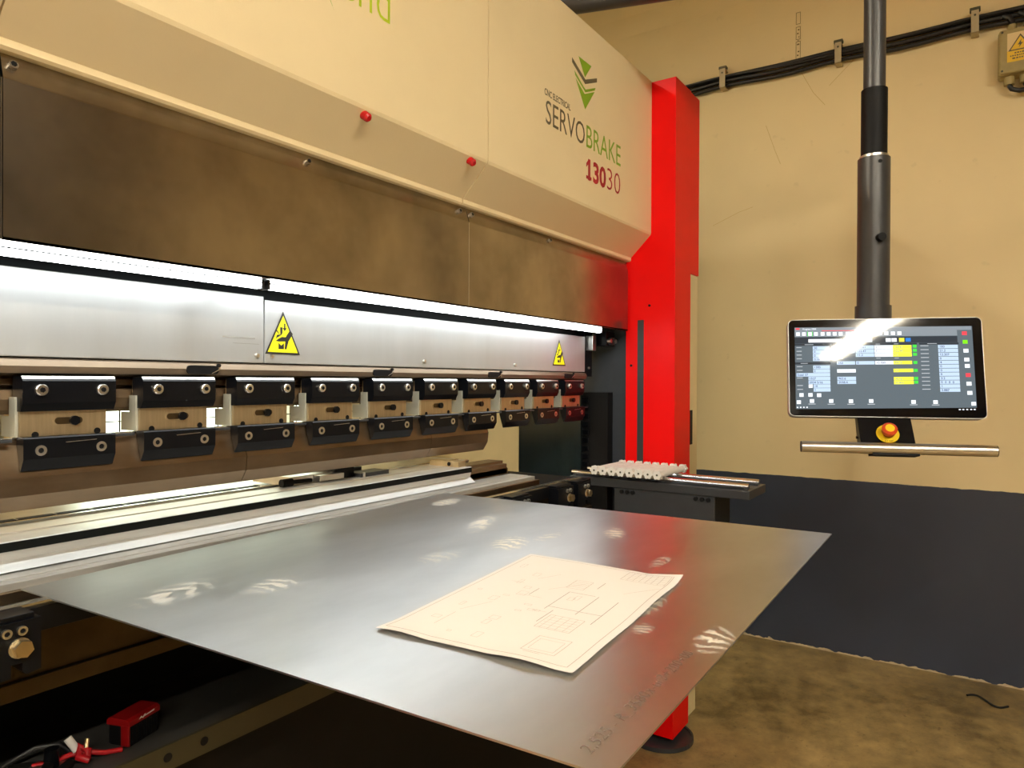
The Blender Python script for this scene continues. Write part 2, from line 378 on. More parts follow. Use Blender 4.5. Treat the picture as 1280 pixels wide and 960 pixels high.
poly(h3, [(2.036, 1.016), (2.100, .984), (2.115, .979), (2.186, 1.009), (2.182, .999), (2.113, .969), (2.042, 1.002)], 'green')
poly(h3, [(2.044, .994), (2.108, .962), (2.180, .993), (2.112, .912)], 'green')
d_ = deco('bend', .975, 1.178, .803, .090, 'lime', h2, bold=-.012)
sw = MB(FY(0, HF-.0006, 0))
for i in range(14):
    def q(t): return (.90 + .11*t + .02*math.sin(t*3), .90 - .135*t**.7)
    a, b_ = q(i/14), q((i+1)/14); wd = .004*math.sin(math.pi*(i+.5)/14)
    sw.add([(a[0], a[1]-wd, 0), (b_[0], b_[1]-wd, 0), (b_[0], b_[1]+wd*.2, 0), (a[0], a[1]+wd*.2, 0)], [(0, 1, 2, 3)])
sw.flat = True; sw.build('swoosh', 'green', h2)

# stainless guard panels under the hood
def guard(x0, x1, screws):
    g = MB().prism([(1.221, .208), (1.221, .449), (1.2215, .4515), (1.2325, .4895), (1.234, .4895), (1.2235, .451), (1.223, .208)], x0, x1).prism([(1.221, .2075), (1.221, .2125), (1.236, .2125), (1.236, .2075)], x0, x1).build('guard_panel', 'guard', pb)
    for x in screws:
        s = MB().cyl((x, 1.230, .472), (x, 1.2205, .4745), .0068, 16).build('screw', 'steel', g); MB().cyl((x, 1.2210, .4744), (x, 1.2198, .4747), .0045, 6).build('socket', 'blk', g)
    return g
for x in (.4535, 1.5985): MB().box(x-.001, x+.001, 1.2205, 1.224, .208, .449).build('panel_edge', 'rail', pb)
guard(-.66, .452, [-.1]); guard(.456, 1.597, [.47, 1.03, 1.56]); guard(1.600, 2.664, [1.615, 2.05])
MB().box(-.66, 2.66, 1.24, 1.30, .213, .490).build('guard_frame', 'blk', pb)
# light bar
for x0, x1 in ((-.6, .925), (.94, 2.465)):
    lb = MB().prism([(1.238, .2065), (1.238, .1945), (1.242, .1895), (1.252, .1885), (1.262, .196), (1.262, .2065)], x0, x1).build('light_bar', 'led', pb)
    MB().box(x0, x1, 1.2362, 1.239, .1985, .2008).build('seam', 'darkgrey', lb)
    for x in (x0, x1): MB().box(x-.003, x+.003, 1.2365, 1.2635, .1875, .2065).build('end_cap', 'darkgrey', lb)
MB().box(-.6, 2.47, 1.264, 1.300, .197, .2125).build('light_bar_bracket', 'dullblack', pb)

# ram: cover plates, rail with slots, tool rail
RY = 1.345
def ramplate(x0, x1, screws, top):
    p = MB().box(x0, x1, RY, RY+.03, .038, top, .0015).build('ram_plate', 'ram', pb)
    for x, z in screws: MB().cyl((x, RY, z), (x, RY-.006, z), .0055, 14, r1=.0045).build('screw', 'screw', p)
    return p
ramplate(-.6, 1.008, [(.99, .054)], .187)
rp2 = ramplate(1.0105, 2.53, [(1.028, .054), (1.55, .056), (2.02, .056)], .180)
MB(FY(0, RY-.0006, 0)).box(.905, .985, .090, .0935, 0, .0003).box(.93, .995, .079, .080, 0, .0003).build('small_print', mat('grey_print', (.3, .3, .28), .6), pb)
M['railsteel'] = mat('brown_rail_steel', (.30, .235, .17), .45, .9, noise=.15, nscale=14, stretch=(.3, 2, 2))
MB().prism([(1.352, .0365), (1.338, .033), (1.333, .022), (1.336, .010), (1.352, .006), (1.46, .006), (1.46, .0365)], -.6, 2.525).build('ram_rail', 'railsteel', pb)
for x in (.853, 1.372, 1.886, 2.38):
    s = MB().prism([(p[0], p[1]) for p in stadium(x, .0205, .072, .0175)], 1.3322, 1.340, 'y').build('rail_slot', 'blk', pb)
    MB().prism([(x+.020, .0128), (x+.036, .0200), (x+.040, .027), (x+.0375, .028), (x+.034, .021), (x+.019, .0135)], 1.3318, 1.336, 'y').build('slot_edge', 'screw', s)
    MB().cyl((x+.036, 1.331, .030), (x+.036, 1.336, .030), .004, 10).build('slot_pin', 'blk', s)
MB().prism([(1.372, .006), (1.366, .000), (1.366, -.010), (1.385, -.012), (1.385, -.016), (1.364, -.018), (1.360, -.034), (1.363, -.052), (1.372, -.060), (1.44, -.060), (1.46, -.05), (1.46, .006)], -.6, 2.50).build('tool_rail', 'punch', pb)
MB().box(-.6, 2.52, 1.376, 1.50, .0365, .49).build('ram_body', 'dullblack', pb)

# tool clamps: one built, the others copied with every part
ORD = ['leftmost', 'second', 'third', 'fourth', 'fifth', 'sixth', 'seventh', 'eighth', 'ninth', 'tenth']
def clamp_label(k):
    if k < 0: return 'black and tan tool clamp almost wholly cut off by the left edge'
    if k == 0: return 'leftmost black and tan tool clamp fully in view, largest of the row'
    if k == 9: return 'tenth and last tool clamp from the left, nearest the red column'
    return '%s tool clamp from the left, black plates bolted over a tan block' % ORD[k]
def make_clamp():
    X = .594
    t = thing('tool_clamp', (X, 1.36, -.06), clamp_label(0), 'tool clamp', 'tool clamps along the ram')
    up = MB().prism([(1.314, -.003), (1.3195, .0045), (1.352, .0045), (1.352, -.054), (1.322, -.054), (1.314, -.040)], X-.075, X+.075).build('upper_plate', 'black', t)
    MB().prism([(1.3161, .0008), (1.3190, .0052), (1.3230, .0052), (1.3230, .0044), (1.3194, .0044), (1.3167, .0006)], X-.0748, X+.0748).build('top_edge_glint', 'alu', up)  # bright strip painted in for the highlight along the chamfer
    for dx in (-.048, .050):
        socket_screw(X+dx, 1.315, -.018, .0098, .008, up)
        MB().cyl((X+dx, 1.3069, -.018), (X+dx, 1.3062, -.018), .0046, 6).build('socket', 'blk', up)
    bd = MB().box(X-.073, X+.066, 1.330, 1.358, -.097, .000, .001).build('block', 'body', t)
    MB().box(X-.078, X-.0735, 1.335, 1.358, -.097, -.03).box(X-.078, X-.0735, 1.358, 1.388, -.097, -.062).build('side_plate', 'pale', t)
    MB().box(X+.0665, X+.074, 1.352, 1.380, -.097, -.062).build('side_plate', 'pale', t)
    MB().prism(stadium(X+.002, -.0715, .050, .017), 1.3285, 1.331, 'y').build('slot_rim', 'body', bd)
    MB().prism(stadium(X+.002, -.0715, .045, .012), 1.3278, 1.3290, 'y').build('slot', mat('slot_steel', (.14, .10, .055), .4, 1.), bd)
    MB().cyl((X+.010, 1.330, -.0715), (X+.010, 1.322, -.0715), .0082, 16).build('clamping_screw', 'black', bd)
    for dx, dz in ((-.050, -.094), (.050, -.092)):
        MB().cyl((X+dx, 1.330, dz), (X+dx, 1.3293, dz), .0056, 14).build('pin_hole', 'blk', bd)
    lo = MB().prism([(1.311, -.0990), (1.313, -.0968), (1.337, -.0968), (1.337, -.109), (1.3235, -.152), (1.322, -.153), (1.311, -.133)], X-.075, X+.073).build('lower_plate', 'black', t)
    for dx in (-.049, .048):
        MB().ring((X+dx, 1.3112, -.119), (X+dx, 1.3092, -.119), .0088, .0045, 18).build('screw', 'screw', lo)
        MB().cyl((X+dx, 1.3112, -.119), (X+dx, 1.3105, -.119), .0045, 6).build('socket', 'blk', lo)
    MB().prism([(X-.012, -.1035), (X-.010, -.1065), (X+.072, -.1035), (X+.072, -.1015)], 1.3104, 1.312, 'y').build('lever_slot', 'blk', lo)
    MB().prism([(X-.011, -.1072), (X+.04, -.1052), (X+.04, -.1060), (X-.010, -.1080)], 1.3100, 1.312, 'y').build('lever_slot_edge', 'screw', lo)
    MB().box(X+.06, X+.112, 1.318, 1.328, -.104, -.099, .001).build('lever', 'darkgrey', t)
    return t
def copy_tree(o, parent=None):
    n = o.copy(); C.objects.link(n); n.parent = parent
    for ch in o.children: copy_tree(ch, n)
    return n
def kids(o): return list(o.children)
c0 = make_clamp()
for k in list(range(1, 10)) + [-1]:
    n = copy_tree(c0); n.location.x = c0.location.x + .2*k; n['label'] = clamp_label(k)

# punches (upper tool) in sections
pp = [(1.339, -.103), (1.339, -.110), (1.323, -.162), (1.322, -.164), (1.326, -.194), (1.343, -.220), (1.347, -.220), (1.368, -.185), (1.366, -.103)]
for x0, x1, lb in ((-.58, .114, None), (.1155, .949, 'long oiled steel punch under the first two tool clamps from the left'), (.9505, 1.559, 'middle oiled steel punch section below the third to fifth tool clamps'), (1.5605, 1.838, 'short end section of steel punch with its free end showing')):
    if lb is None: continue
    p = thing('bending_punch', ((x0+x1)/2, 1.345, -.22), lb, 'punch', 'punch sections under the tool clamps')
    MB().prism(pp, x0, x1).build('punch_blade', 'punch', p)
    MB().cyl((x0, 1.346, -.1005), (x1, 1.346, -.1005), .0030, 10).build('locating_rod', 'rail', p)
# die (lower tool)
dt = thing('bending_die', (.7, 1.33, -.303), 'long steel die with a V groove running below the punch', 'die')
MB().prism([(1.277, -.2570), (1.278, -.2560), (1.340, -.2560), (1.3465, -.268), (1.353, -.2560), (1.412, -.2560), (1.412, -.3025), (1.300, -.3025), (1.262, -.3005), (1.283, -.2865), (1.279, -.272)], -.55, 1.690).build('die_body', 'die', dt)
MB().box(-.55, 1.690, 1.2764, 1.2785, -.2715, -.2575).build('dark_face_reflection', 'dullblack', dt)  # steel face painted black for its reflection of the unlit room
MB().box(1.655, 1.690, 1.30, 1.41, -.256, -.240).build('end_block', 'body', dt)
MB().cyl((1.6545, 1.335, -.248), (1.653, 1.335, -.248), .006, 12).build('end_hole', 'blk', dt)

# bed: ledge, brown clamp bars, beam, apron
MB().box(-.6, 1.93, 1.231, 1.300, -.3155, -.3030, .001).box(-.6, 1.93, 1.205, 1.2285, -.3155, -.3040, .001).build('bed_ledge', 'die', pb)
MB().box(-.62, 1.945, 1.196, 1.47, -.336, -.3155, .001).build('bed_plate', 'punch', pb)
MB().box(1.70, 1.925, 1.31, 1.40, -.3030, -.270, .002).build('die_holder_end', 'punch', pb)
MB().prism([(1.31, -.303), (1.31, -.285), (1.33, -.275), (1.33, -.262), (1.39, -.262), (1.39, -.303)], 1.72, 1.93).build('die_holder', 'punch', pb)
MB().box(-.68, 2.20, 1.15, 1.60, -.43, -.336, .001).build('bed_beam', 'blk', pb)
MB().box(-.68, 2.20, 1.146, 1.1495, -.429, -.337).build('bed_front_plate', 'bedbrown', pb)
MB().box(-.68, 2.20, 1.138, 1.22, -.455, -.43, .001).build('bed_lip', 'bedbrown', pb)
MB().box(-.68, 2.66, 1.49, 1.52, -.67, -.43).build('bed_web', 'blk', pb)
MB().box(-.68, 2.66, 1.24, 1.52, -1.44, -.672).build('bed_apron', 'blk', pb)
# support rail on the front of the bed, with carriages and arms carrying the sheet
MB().box(-.6, 2.06, 1.098, 1.1455, -.352, -.318, .001).build('support_rail', 'black', pb)
MB().box(-.6, 2.06, 1.106, 1.122, -.318, -.3125).build('rail_strip', 'rail', pb)
def carriage(x0, x1, notch=True):
    c = MB().prism([(x0, -.322), (x1, -.322), (x1, -.392), (x1-.018, -.395), (x1-.022, -.390), (x1-.022, -.378), (x1-.036, -.378), (x1-.036, -.395), (x0, -.398)], 1.066, 1.100, 'y').box(x0, x1-.006, 1.072, 1.110, -.322, -.3150, .001).build('support_carriage', 'black', pb)
    xb = x1-.026
    MB().cyl((xb, 1.066, -.357), (xb, 1.064, -.357), .0135, 20).build('washer', 'screw', c)
    MB().cyl((xb+.001, 1.064, -.357), (xb+.001, 1.053, -.357), .0118, 6).build('hex_bolt', 'brass', c)
    for dx in (-.042, -.024):
        MB().ring((x1+dx, 1.066, -.334), (x1+dx, 1.061, -.334), .0062, .0034, 16).build('socket_screw', 'screw', c)
        MB().cyl((x1+dx, 1.066, -.334), (x1+dx, 1.0625, -.334), .0034, 6).build('socket', 'blk', c)
    return c
carriage(.345, .444); carriage(1.60, 1.695); carriage(1.84, 1.935); carriage(1.965, 2.05)
for x in (.78, 1.22):
    MB().box(x-.02, x+.02, .42, 1.10, -.36, -.3008, .002).box(x-.045, x+.045, 1.05, 1.098, -.395, -.322).build('support_arm', 'darkgrey', pb)
# back gauge behind the die
bg = MB().box(-.5, 1.88, 1.432, 1.60, -.330, -.262, .001).build('back_gauge_beam', 'alu', pb)
MB().box(-.5, 1.10, 1.480, 1.498, -.262, -.2585).build('scale_strip', 'blk', bg)
for i in range(24): MB().box(-.48+i*.066, -.4785+i*.066, 1.4795, 1.4985, -.2586, -.2583).build('scale_mark', 'screw', bg)
MB().box(-.5, 1.85, 1.452, 1.462, -.262, -.257).build('guide_rail', 'rail', bg)
fg = MB().box(1.13, 1.30, 1.405, 1.55, -.258, -.236, .001).box(1.20, 1.28, 1.38, 1.46, -.252, -.238).build('back_gauge_finger', 'alu', pb)
MB().box(1.265, 1.335, 1.40, 1.50, -.256, -.222, .002).build('finger_block', 'black', fg)
MB().box(1.335, 1.44, 1.375, 1.43, -.256, -.246).box(1.32, 1.40, 1.44, 1.50, -.250, -.238).build('finger_tip', 'darkgrey', fg)
MB().cyl((1.10, 1.40, -.247), (1.13, 1.40, -.247), .010, 14).cyl((1.13, 1.40, -.247), (1.19, 1.40, -.249), .005, 10).build('finger_knob', 'blk', fg)
MB().cyl((1.345, 1.374, -.256), (1.345, 1.374, -.244), .004, 10).build('finger_pin', 'screw', fg)
# columns (C-frames): red front box, navy frame plate, beige cover
def column(sgn, x0):
    X = lambda a: x0 + sgn*a
    def bx(mb, a, b_, *r, **kw): return mb.box(min(X(a), X(b_)), max(X(a), X(b_)), *r, **kw)
    c = bx(MB(), 0, .175, 1.026, 1.236, -1.415, 1.203, bev=.0015).build('column', 'red', pb)
    bx(MB(), .1765, .285, 1.030, 1.236, .452, 1.203, bev=.0015).build('column_cover', 'red', pb)
    cv = bx(MB(), .1765, .282, 1.034, 1.236, -1.40, .450, bev=.0015).build('column_side_cover', 'beige', pb)
    bx(MB(), .195, .225, 1.0325, 1.0345, -.262, -.118).build('hand_slot', 'blk', cv)
    fp = bx(MB(), .018, .20, 1.237, 2.35, -1.42, 1.19).build('frame_plate', 'navy', pb)
    bx(MB(), -.0012, .001, 1.157, 1.184, -.40, .250).build('guide_strip', 'darkgrey', c)
    for y, z in ((1.133, .307), (1.211, .066)): MB().cyl((X(0), y, z), (X(-.003), y, z), .005, 12).build('screw', 'black', c)
    hs = bx(MB(), -.03, .017, 1.302, 1.75, -.60, -.045).build('cable_chain_housing', 'blk', pb)
    for i in range(9): bx(MB(), -.034, -.029, 1.39, 1.425, -.36+.034*i, -.338+.034*i, bev=.002).build('chain_link', 'black', hs)
    MB().cyl((X(.0875), 1.10, -1.435), (X(.0875), 1.10, -1.41), .055, 24).build('levelling_foot', 'blk', pb)
    MB().cyl((X(.06), 1.10, -1.45), (X(.06), 1.10, -1.436), .125, 40).ring((X(.06), 1.10, -1.448), (X(.06), 1.10, -1.431), .130, .120, 40).build('foot_disc', 'darkgrey', pb)
    return c
column(1, 2.68); column(-1, -.68)
MB().box(2.598, 2.612, 1.40, 1.705, -.62, -.03).build('throat_panel', 'teal', pb)
MB().box(2.597, 2.613, 1.7055, 1.716, -.62, -.03).build('throat_panel_edge', 'beige', pb)
MB().box(2.672, 2.696, 1.76, 3.0, -1.40, .70).build('rear_side_cover', 'beige', pb)
# end bracket of the ram, hinge and cylinders
eb = MB().box(2.531, 2.60, 1.35, 1.42, .02, .215).build('ram_end_bracket', 'black', pb)
MB().box(2.545, 2.575, 1.318, 1.35, .125, .185, .002).build('bracket_block', 'alu', eb)
MB().cyl((2.57, 1.35, .055), (2.57, 1.345, .055), .005, 12).build('screw', 'screw', eb)
hg = MB().box(2.60, 2.68, 1.285, 1.33, .145, .205, .002).build('guard_hinge', 'black', pb)
for x in (2.615, 2.66): MB().cyl((x, 1.285, .165), (x, 1.270, .165), .009, 14).build('hinge_pin', 'screw', hg)
MB().box(2.618, 2.655, 1.272, 1.285, .15, .18, .002).build('hinge_plate', 'darkgrey', hg)

# warning signs on the ram
def warn(x, z, w_, h, label):
    t = thing('warning_sign', (x, RY-.001, z), label, 'warning sign', 'crush warning triangles on the ram')
    fr = FY(x, RY-.0008, z)
    def tri(nm, m, k_, dz, parent):
        mb = MB(fr); cz = h/3
        pts = [(-w_/2*k_, cz + (0-cz)*k_), (w_/2*k_, cz + (0-cz)*k_), (0, cz + (h-cz)*k_)]
        mb.prism(pts, dz, dz+.0005, 'z'); return mb.build(nm, m, parent)
    tri('border', 'signblack', 1.0, 0, t); tri('yellow_field', 'yellow', .86, .0004, t)
    mb = MB(fr); s = w_/.097; q = lambda pts: mb.add([(p[0]*s, p[1]*s, .0011) for p in pts], [list(range(len(pts)))])
    q([(-.013, .012), (-.013, .026), (-.0055, .020)]); q([(-.013, .012), (-.0055, .020), (.002, .026), (.002, .012)])      # die
    q([(-.021, .030), (-.012, .029), (.006, .030), (.008, .040), (-.004, .040), (-.014, .035)])                            # fingers
    q([(.004, .012), (.009, .012), (.016, .034), (.006, .036)]); q([(.004, .034), (.016, .032), (.027, .048), (.019, .057), (.008, .042)])    # wrist and arm
    q([(-.020, .035), (-.018, .044), (-.008, .046), (-.010, .041), (-.015, .039)])
    q([(-.009, .062), (-.002, .062), (-.002, .049), (-.008, .041)])                                                        # punch
    q([(-.020, .053), (-.017, .055), (-.010, .047), (-.013, .047)])
    q([(.002, .071), (.006, .071), (.006, .060), (.002, .060)]); q([(-.002, .061), (.010, .061), (.004, .053)])            # arrow
    mb.flat = True; mb.build('pictogram', 'signblack', t)
warn(1.0595, .059, .097, .098, 'large yellow crush-hazard triangle beside the plate seam on the ram')
warn(2.322, .059, .097, .098, 'small far yellow triangle at the right end of the ram')

# ================================================================ SHEET AND DRAWING
SZ = -.2985
A, B, Cc, D = [Vector(p) for p in ((.449, 1.142), (1.468, 1.200), (1.516, .2545), (.487, .234))]
def sheet_material():
    m = mat('cold_rolled_sheet', (.56, .565, .57), .27, 1.); nt = m.node_tree; b = nt.nodes['Principled BSDF']
    tc = nt.nodes.new('ShaderNodeTexCoord')
    def noise(sc, stretch, det=5, rough=.6):
        mp = nt.nodes.new('ShaderNodeMapping'); mp.inputs['Scale'].default_value = stretch; nt.links.new(tc.outputs['Object'], mp.inputs[0])
        n = nt.nodes.new('ShaderNodeTexNoise'); n.inputs['Scale'].default_value = sc; n.inputs['Detail'].default_value = det; n.inputs['Roughness'].default_value = rough
        nt.links.new(mp.outputs[0], n.inputs['Vector']); return n.outputs['Fac']
    def mr(src, a, b_, c, d):
        r = nt.nodes.new('ShaderNodeMapRange'); nt.links.new(src, r.inputs[0])
        for i, v in enumerate((a, b_, c, d)): r.inputs[i+1].default_value = v
        return r.outputs[0]
    def mth(op, a, b_):
        x = nt.nodes.new('ShaderNodeMath'); x.operation = op
        for i, v in enumerate((a, b_)):
            if isinstance(v, (int, float)): x.inputs[i].default_value = v
            else: nt.links.new(v, x.inputs[i])
        return x.outputs[0]
    big = noise(2.5, (1, 2.5, 1)); mid = noise(9, (1, 2, 1)); fine = noise(60, (1, 3, 1), 3)
    # dried wipe marks and prints: (x, y, rx, ry, angle, strength)
    sp = nt.nodes.new('ShaderNodeSeparateXYZ'); nt.links.new(tc.outputs['Object'], sp.inputs[0])
    tot = None
    ox, oy = .9825, .717
    for (x, y, rx, ry, an, stg) in [(1.36, 1.105, .055, .030, 10, 1.0), (1.20, .88, .10, .025, 25, .55), (1.085, .73, .06, .035, 20, .9), (1.17, .70, .05, .018, 0, .5), (1.275, .61, .055, .022, 25, .85), (.565, .945, .075, .040, 20, .42), (.665, .865, .05, .035, 15, .4), (.812, .262, .05, .022, 5, .9), (.80, .345, .022, .014, 10, .6), (.93, .77, .05, .03, 0, .35), (.90, .375, .06, .02, 10, .45), (1.12, .45, .05, .015, 5, .4)]:
        ca, sa = math.cos(math.radians(an)), math.sin(math.radians(an))
        lx = mth('SUBTRACT', sp.outputs['X'], x-ox); ly = mth('SUBTRACT', sp.outputs['Y'], y-oy)
        u = mth('DIVIDE', mth('ADD', mth('MULTIPLY', lx, ca), mth('MULTIPLY', ly, sa)), rx)
        v = mth('DIVIDE', mth('SUBTRACT', mth('MULTIPLY', ly, ca), mth('MULTIPLY', lx, sa)), ry)
        r2 = mth('ADD', mth('MULTIPLY', u, u), mth('MULTIPLY', v, v))
        band = mth('SINE', mth('ADD', mth('ADD', mth('MULTIPLY', u, 15.0), mth('MULTIPLY', mth('MULTIPLY', v, v), 3.0)), mth('MULTIPLY', mid, 26.0)), 0)
        e = mth('MULTIPLY', mr(mth('ADD', r2, mth('MULTIPLY', fine, 1.2)), .7, 1.7, min(1, stg*1.25), 0), mr(mth('ADD', band, mth('MULTIPLY', fine, 1.6)), .5, 1.5, .12, 1))
        tot = e if tot is None else mth('MAXIMUM', tot, e)
    x = nt.nodes.new('ShaderNodeMix'); x.data_type = 'RGBA'; nt.links.new(mr(big, .3, .7, 0, 1), x.inputs['Factor']); x.inputs[6].default_value = (.54, .55, .555, 1); x.inputs[7].default_value = (.70, .71, .715, 1)
    x2 = nt.nodes.new('ShaderNodeMix'); x2.data_type = 'RGBA'; nt.links.new(mth('MULTIPLY', tot, 1.0), x2.inputs['Factor']); nt.links.new(x.outputs[2], x2.inputs[6]); x2.inputs[7].default_value = (.95, .90, .78, 1)
    nt.links.new(x2.outputs[2], b.inputs['Base Color'])
    nt.links.new(mr(tot, 0, 1, 1.0, .25), b.inputs['Metallic'])
    ro = mth('ADD', mth('ADD', mr(big, .3, .7, .32, .36), mr(mid, .3, .7, -.01, .02)), mth('MULTIPLY', tot, .3))
    nt.links.new(ro, b.inputs['Roughness'])
    return m
M['sheet'] = sheet_material()
sh = MB().prism([(p.x, p.y) for p in (D, Cc, B, A)], SZ-.002, SZ, 'z').build('sheet_metal', 'sheet')
tag(sh, 'large bare steel sheet lying flat in front of the press brake', 'sheet metal')
sd = (Cc-D).normalized()
hw = MB(frame((.505, .262, SZ+.0002), (sd.x, sd.y, 0), (-sd.y, sd.x, 0)))
hw.text('2,525 - R_3580x-ur3+200+00', .0185, 1.0, -.012, shear=.25); hw.flat = True
xs = [v.x for v in hw.v]; kx = .255/(max(xs)-min(xs)); hw.v = [Vector((.505 + (v.x-.505)*kx, v.y, v.z)) for v in hw.v]
hw.build('handwriting', 'marker', sh, label='grey handwritten numbers along the near edge')

pA, pB, pC, pD = [Vector(p) for p in ((.614, .607), (1.034, .654), (1.030, .379), (.630, .348))]
def paper_pt(u, v):     # u along the long side from pA to pB, v from the pA-pB edge to the pD-pC edge
    a = pA.lerp(pB, u); d = pD.lerp(pC, u); p = a.lerp(d, v)
    z = .0008
    z += .006*max(0, v-.72)**2/.0784*(.25+.75*max(0, math.sin(u*math.pi*1.0))**2)*(.6+.4*math.sin(u*9+.8))
    z += .007*max(0, u-.86)**2/.0196*max(0, v-.8)/.2
    z += .004*max(0, .10-u)/.10*(.35+.65*max(0, math.sin(v*math.pi*3.1+.4)))
    z += .0012*(1+math.sin(u*7+v*3))*v*(1-v)*2
    return Vector((p.x, p.y, SZ + z))
pm = MB(); nu, nv = 48, 34
g = [paper_pt(i/nu, j/nv) for i in range(nu+1) for j in range(nv+1)]
pm.add(g + [p - Vector((0, 0, .0003)) for p in g], [(i*(nv+1)+j, i*(nv+1)+j+1, (i+1)*(nv+1)+j+1, (i+1)*(nv+1)+j) for i in range(nu) for j in range(nv)], True)
N = len(g)
pm.f += [[N+i*(nv+1)+j, N+(i+1)*(nv+1)+j, N+(i+1)*(nv+1)+j+1, N+i*(nv+1)+j+1] for i in range(nu) for j in range(nv)]; pm.sm += [True]*(nu*nv)
pap = pm.build('technical_drawing', 'paper'); tag(pap, 'curling white sheet of paper with faint technical drawing on the steel sheet', 'drawing')
def pline(mb, u0, v0, u1, v1, wd=.0007):
    n = max(2, int(24*math.hypot(u1-u0, v1-v0)));
    L = [paper_pt(u0+(u1-u0)*i/n, v0+(v1-v0)*i/n) for i in range(n+1)]
    d = (L[-1]-L[0]).normalized(); q = Vector((-d.y, d.x, 0))*wd/2; up = Vector((0, 0, .0005))
    for a, b_ in zip(L, L[1:]): mb.add([a-q+up, b_-q+up, b_+q+up, a+q+up], [(0, 1, 2, 3)])
def prect(mb, u0, v0, u1, v1, wd=.0007):
    for a in ((u0, v0, u1, v0), (u1, v0, u1, v1), (u1, v1, u0, v1), (u0, v1, u0, v0)): pline(mb, *a, wd)
ln = MB(); prect(ln, .025, .03, .975, .96, .0009)
prect(ln, .08, .70, .20, .86); prect(ln, .10, .72, .18, .84, .0005); prect(ln, .26, .62, .38, .80); 
for i in range(5): pline(ln, .27+.022*i, .63, .27+.022*i, .79, .0005)
for i in range(4): pline(ln, .26, .645+.04*i, .38, .645+.04*i, .0005)
prect(ln, .66, .50, .76, .60)
for i in range(4): pline(ln, .68+.02*i, .50, .68+.02*i, .60, .0005)
prect(ln, .86, .70, .97, .95)
for i in range(6): pline(ln, .865, .735+.035*i, .965, .735+.035*i, .0006)
for i in range(4): pline(ln, .88+.024*i, .70, .88+.024*i, .95, .0005)
for i in range(20):
    u, v = rnd.uniform(.06, .82), rnd.uniform(.06, .62); a, b_ = rnd.uniform(.01, .05), rnd.uniform(.015, .05)
    prect(ln, u, v, u+a, v+b_, .0005)
for i in range(12):
    u, v = rnd.uniform(.06, .8), rnd.uniform(.08, .85); pline(ln, u, v, u+rnd.choice((0, .09, .12)), v+rnd.choice((0, .08, .14)), .0006)
ln.flat = True; ln.build('printed_lines', 'ink', pap)
l2 = MB(); 
for a in ((.42, .55, .62, .55), (.62, .55, .62, .70), (.42, .72, .62, .72), (.45, .55, .45, .84), (.36, .84, .60, .84), (.52, .38, .60, .38), (.30, .60, .42, .60), (.70, .66, .78, .66)): pline(l2, *a, .0009)
l2.flat = True; l2.build('printed_outline', 'ink2', pap)

# ================================================================ ROD ARM AND NYLON SPOOLS
ra = thing('rod_support_arm', (2.5, .9, -.62), 'dark grey support arm carrying two bright steel rods beside the red column', 'support arm')
MB().box(2.395, 2.60, .655, 1.335, -.392, -.362, .002).build('arm_beam', 'darkgrey', ra)
MB().box(2.40, 2.412, .775, 1.150, -.66, -.392, .001).box(2.41, 2.60, 1.13, 1.150, -.66, -.392).build('side_plate', 'darkgrey', ra)
MB().box(2.4125, 2.60, .782, 1.129, -.66, -.393).build('inner_block', 'blk', ra)
for x in (2.425, 2.555):
    MB().cyl((x, .665, -.352), (x, 1.34, -.352), .0105, 18).build('steel_rod', 'rail', ra)
    for y in (.667, 1.32): MB().box(x-.014, x+.014, y, y+.012, -.365, -.3575).build('rod_rest', 'darkgrey', ra)
for y0 in (.795, 1.075):
    for i in range(3):
        y = y0 + .022*i; MB().cyl((2.40, y, -.405), (2.393, y, -.405), .0075, 14).build('bolt', 'blk', ra)
ylist = [1.2155, 1.1800, 1.1445, 1.1090, 1.0735, 1.0380, 1.0025, .9660]
names = ['nylon spool at the left end of the row on the steel rods', 'second white nylon spool from the left end of the row', 'third white nylon spool from the left on the rods', 'fourth white nylon spool from the left on the rods', 'fifth white nylon spool from the left on the rods', 'sixth white nylon spool from the left on the rods', 'white nylon spool second from the right end of the row', 'white nylon spool at the right end of the row, nearest the bare rods']
sp0 = None
for i, y in enumerate(ylist):
    if sp0 is None:
        t = thing('nylon_spool', (2.495, y, -.3415), names[i], 'spool', 'white nylon spools on the steel rods'); sp0 = t
        z = -.3415 + .0118
        MB().cyl((2.385, y, z), (2.60, y, z), .0118, 18).build('barrel', 'white_plastic', t)
        for x0, x1 in ((2.362, 2.385), (2.600, 2.618)):
            pr = []
            for j in range(48):
                a = 2*math.pi*j/48; r = .0158 + .0018*math.cos(6*a); pr.append((y + r*math.cos(a), z + r*math.sin(a)))
            cp = MB().prism(pr, x0, x1).build('lobed_cap', 'white_plastic', t)
            MB().cyl(((x0 if x0 < 2.5 else x1) - (.0006 if x0 < 2.5 else -.0006), y, z), ((x0+x1)/2, y, z), .0038, 12).build('bore', 'wire', cp)
    else:
        n = copy_tree(sp0); n.location.y = y + EYE*0; n['label'] = names[i]
        n.rotation_euler.z = math.radians({7: -.8}.get(i, 0))
        n.location.z = sp0.location.z + 0

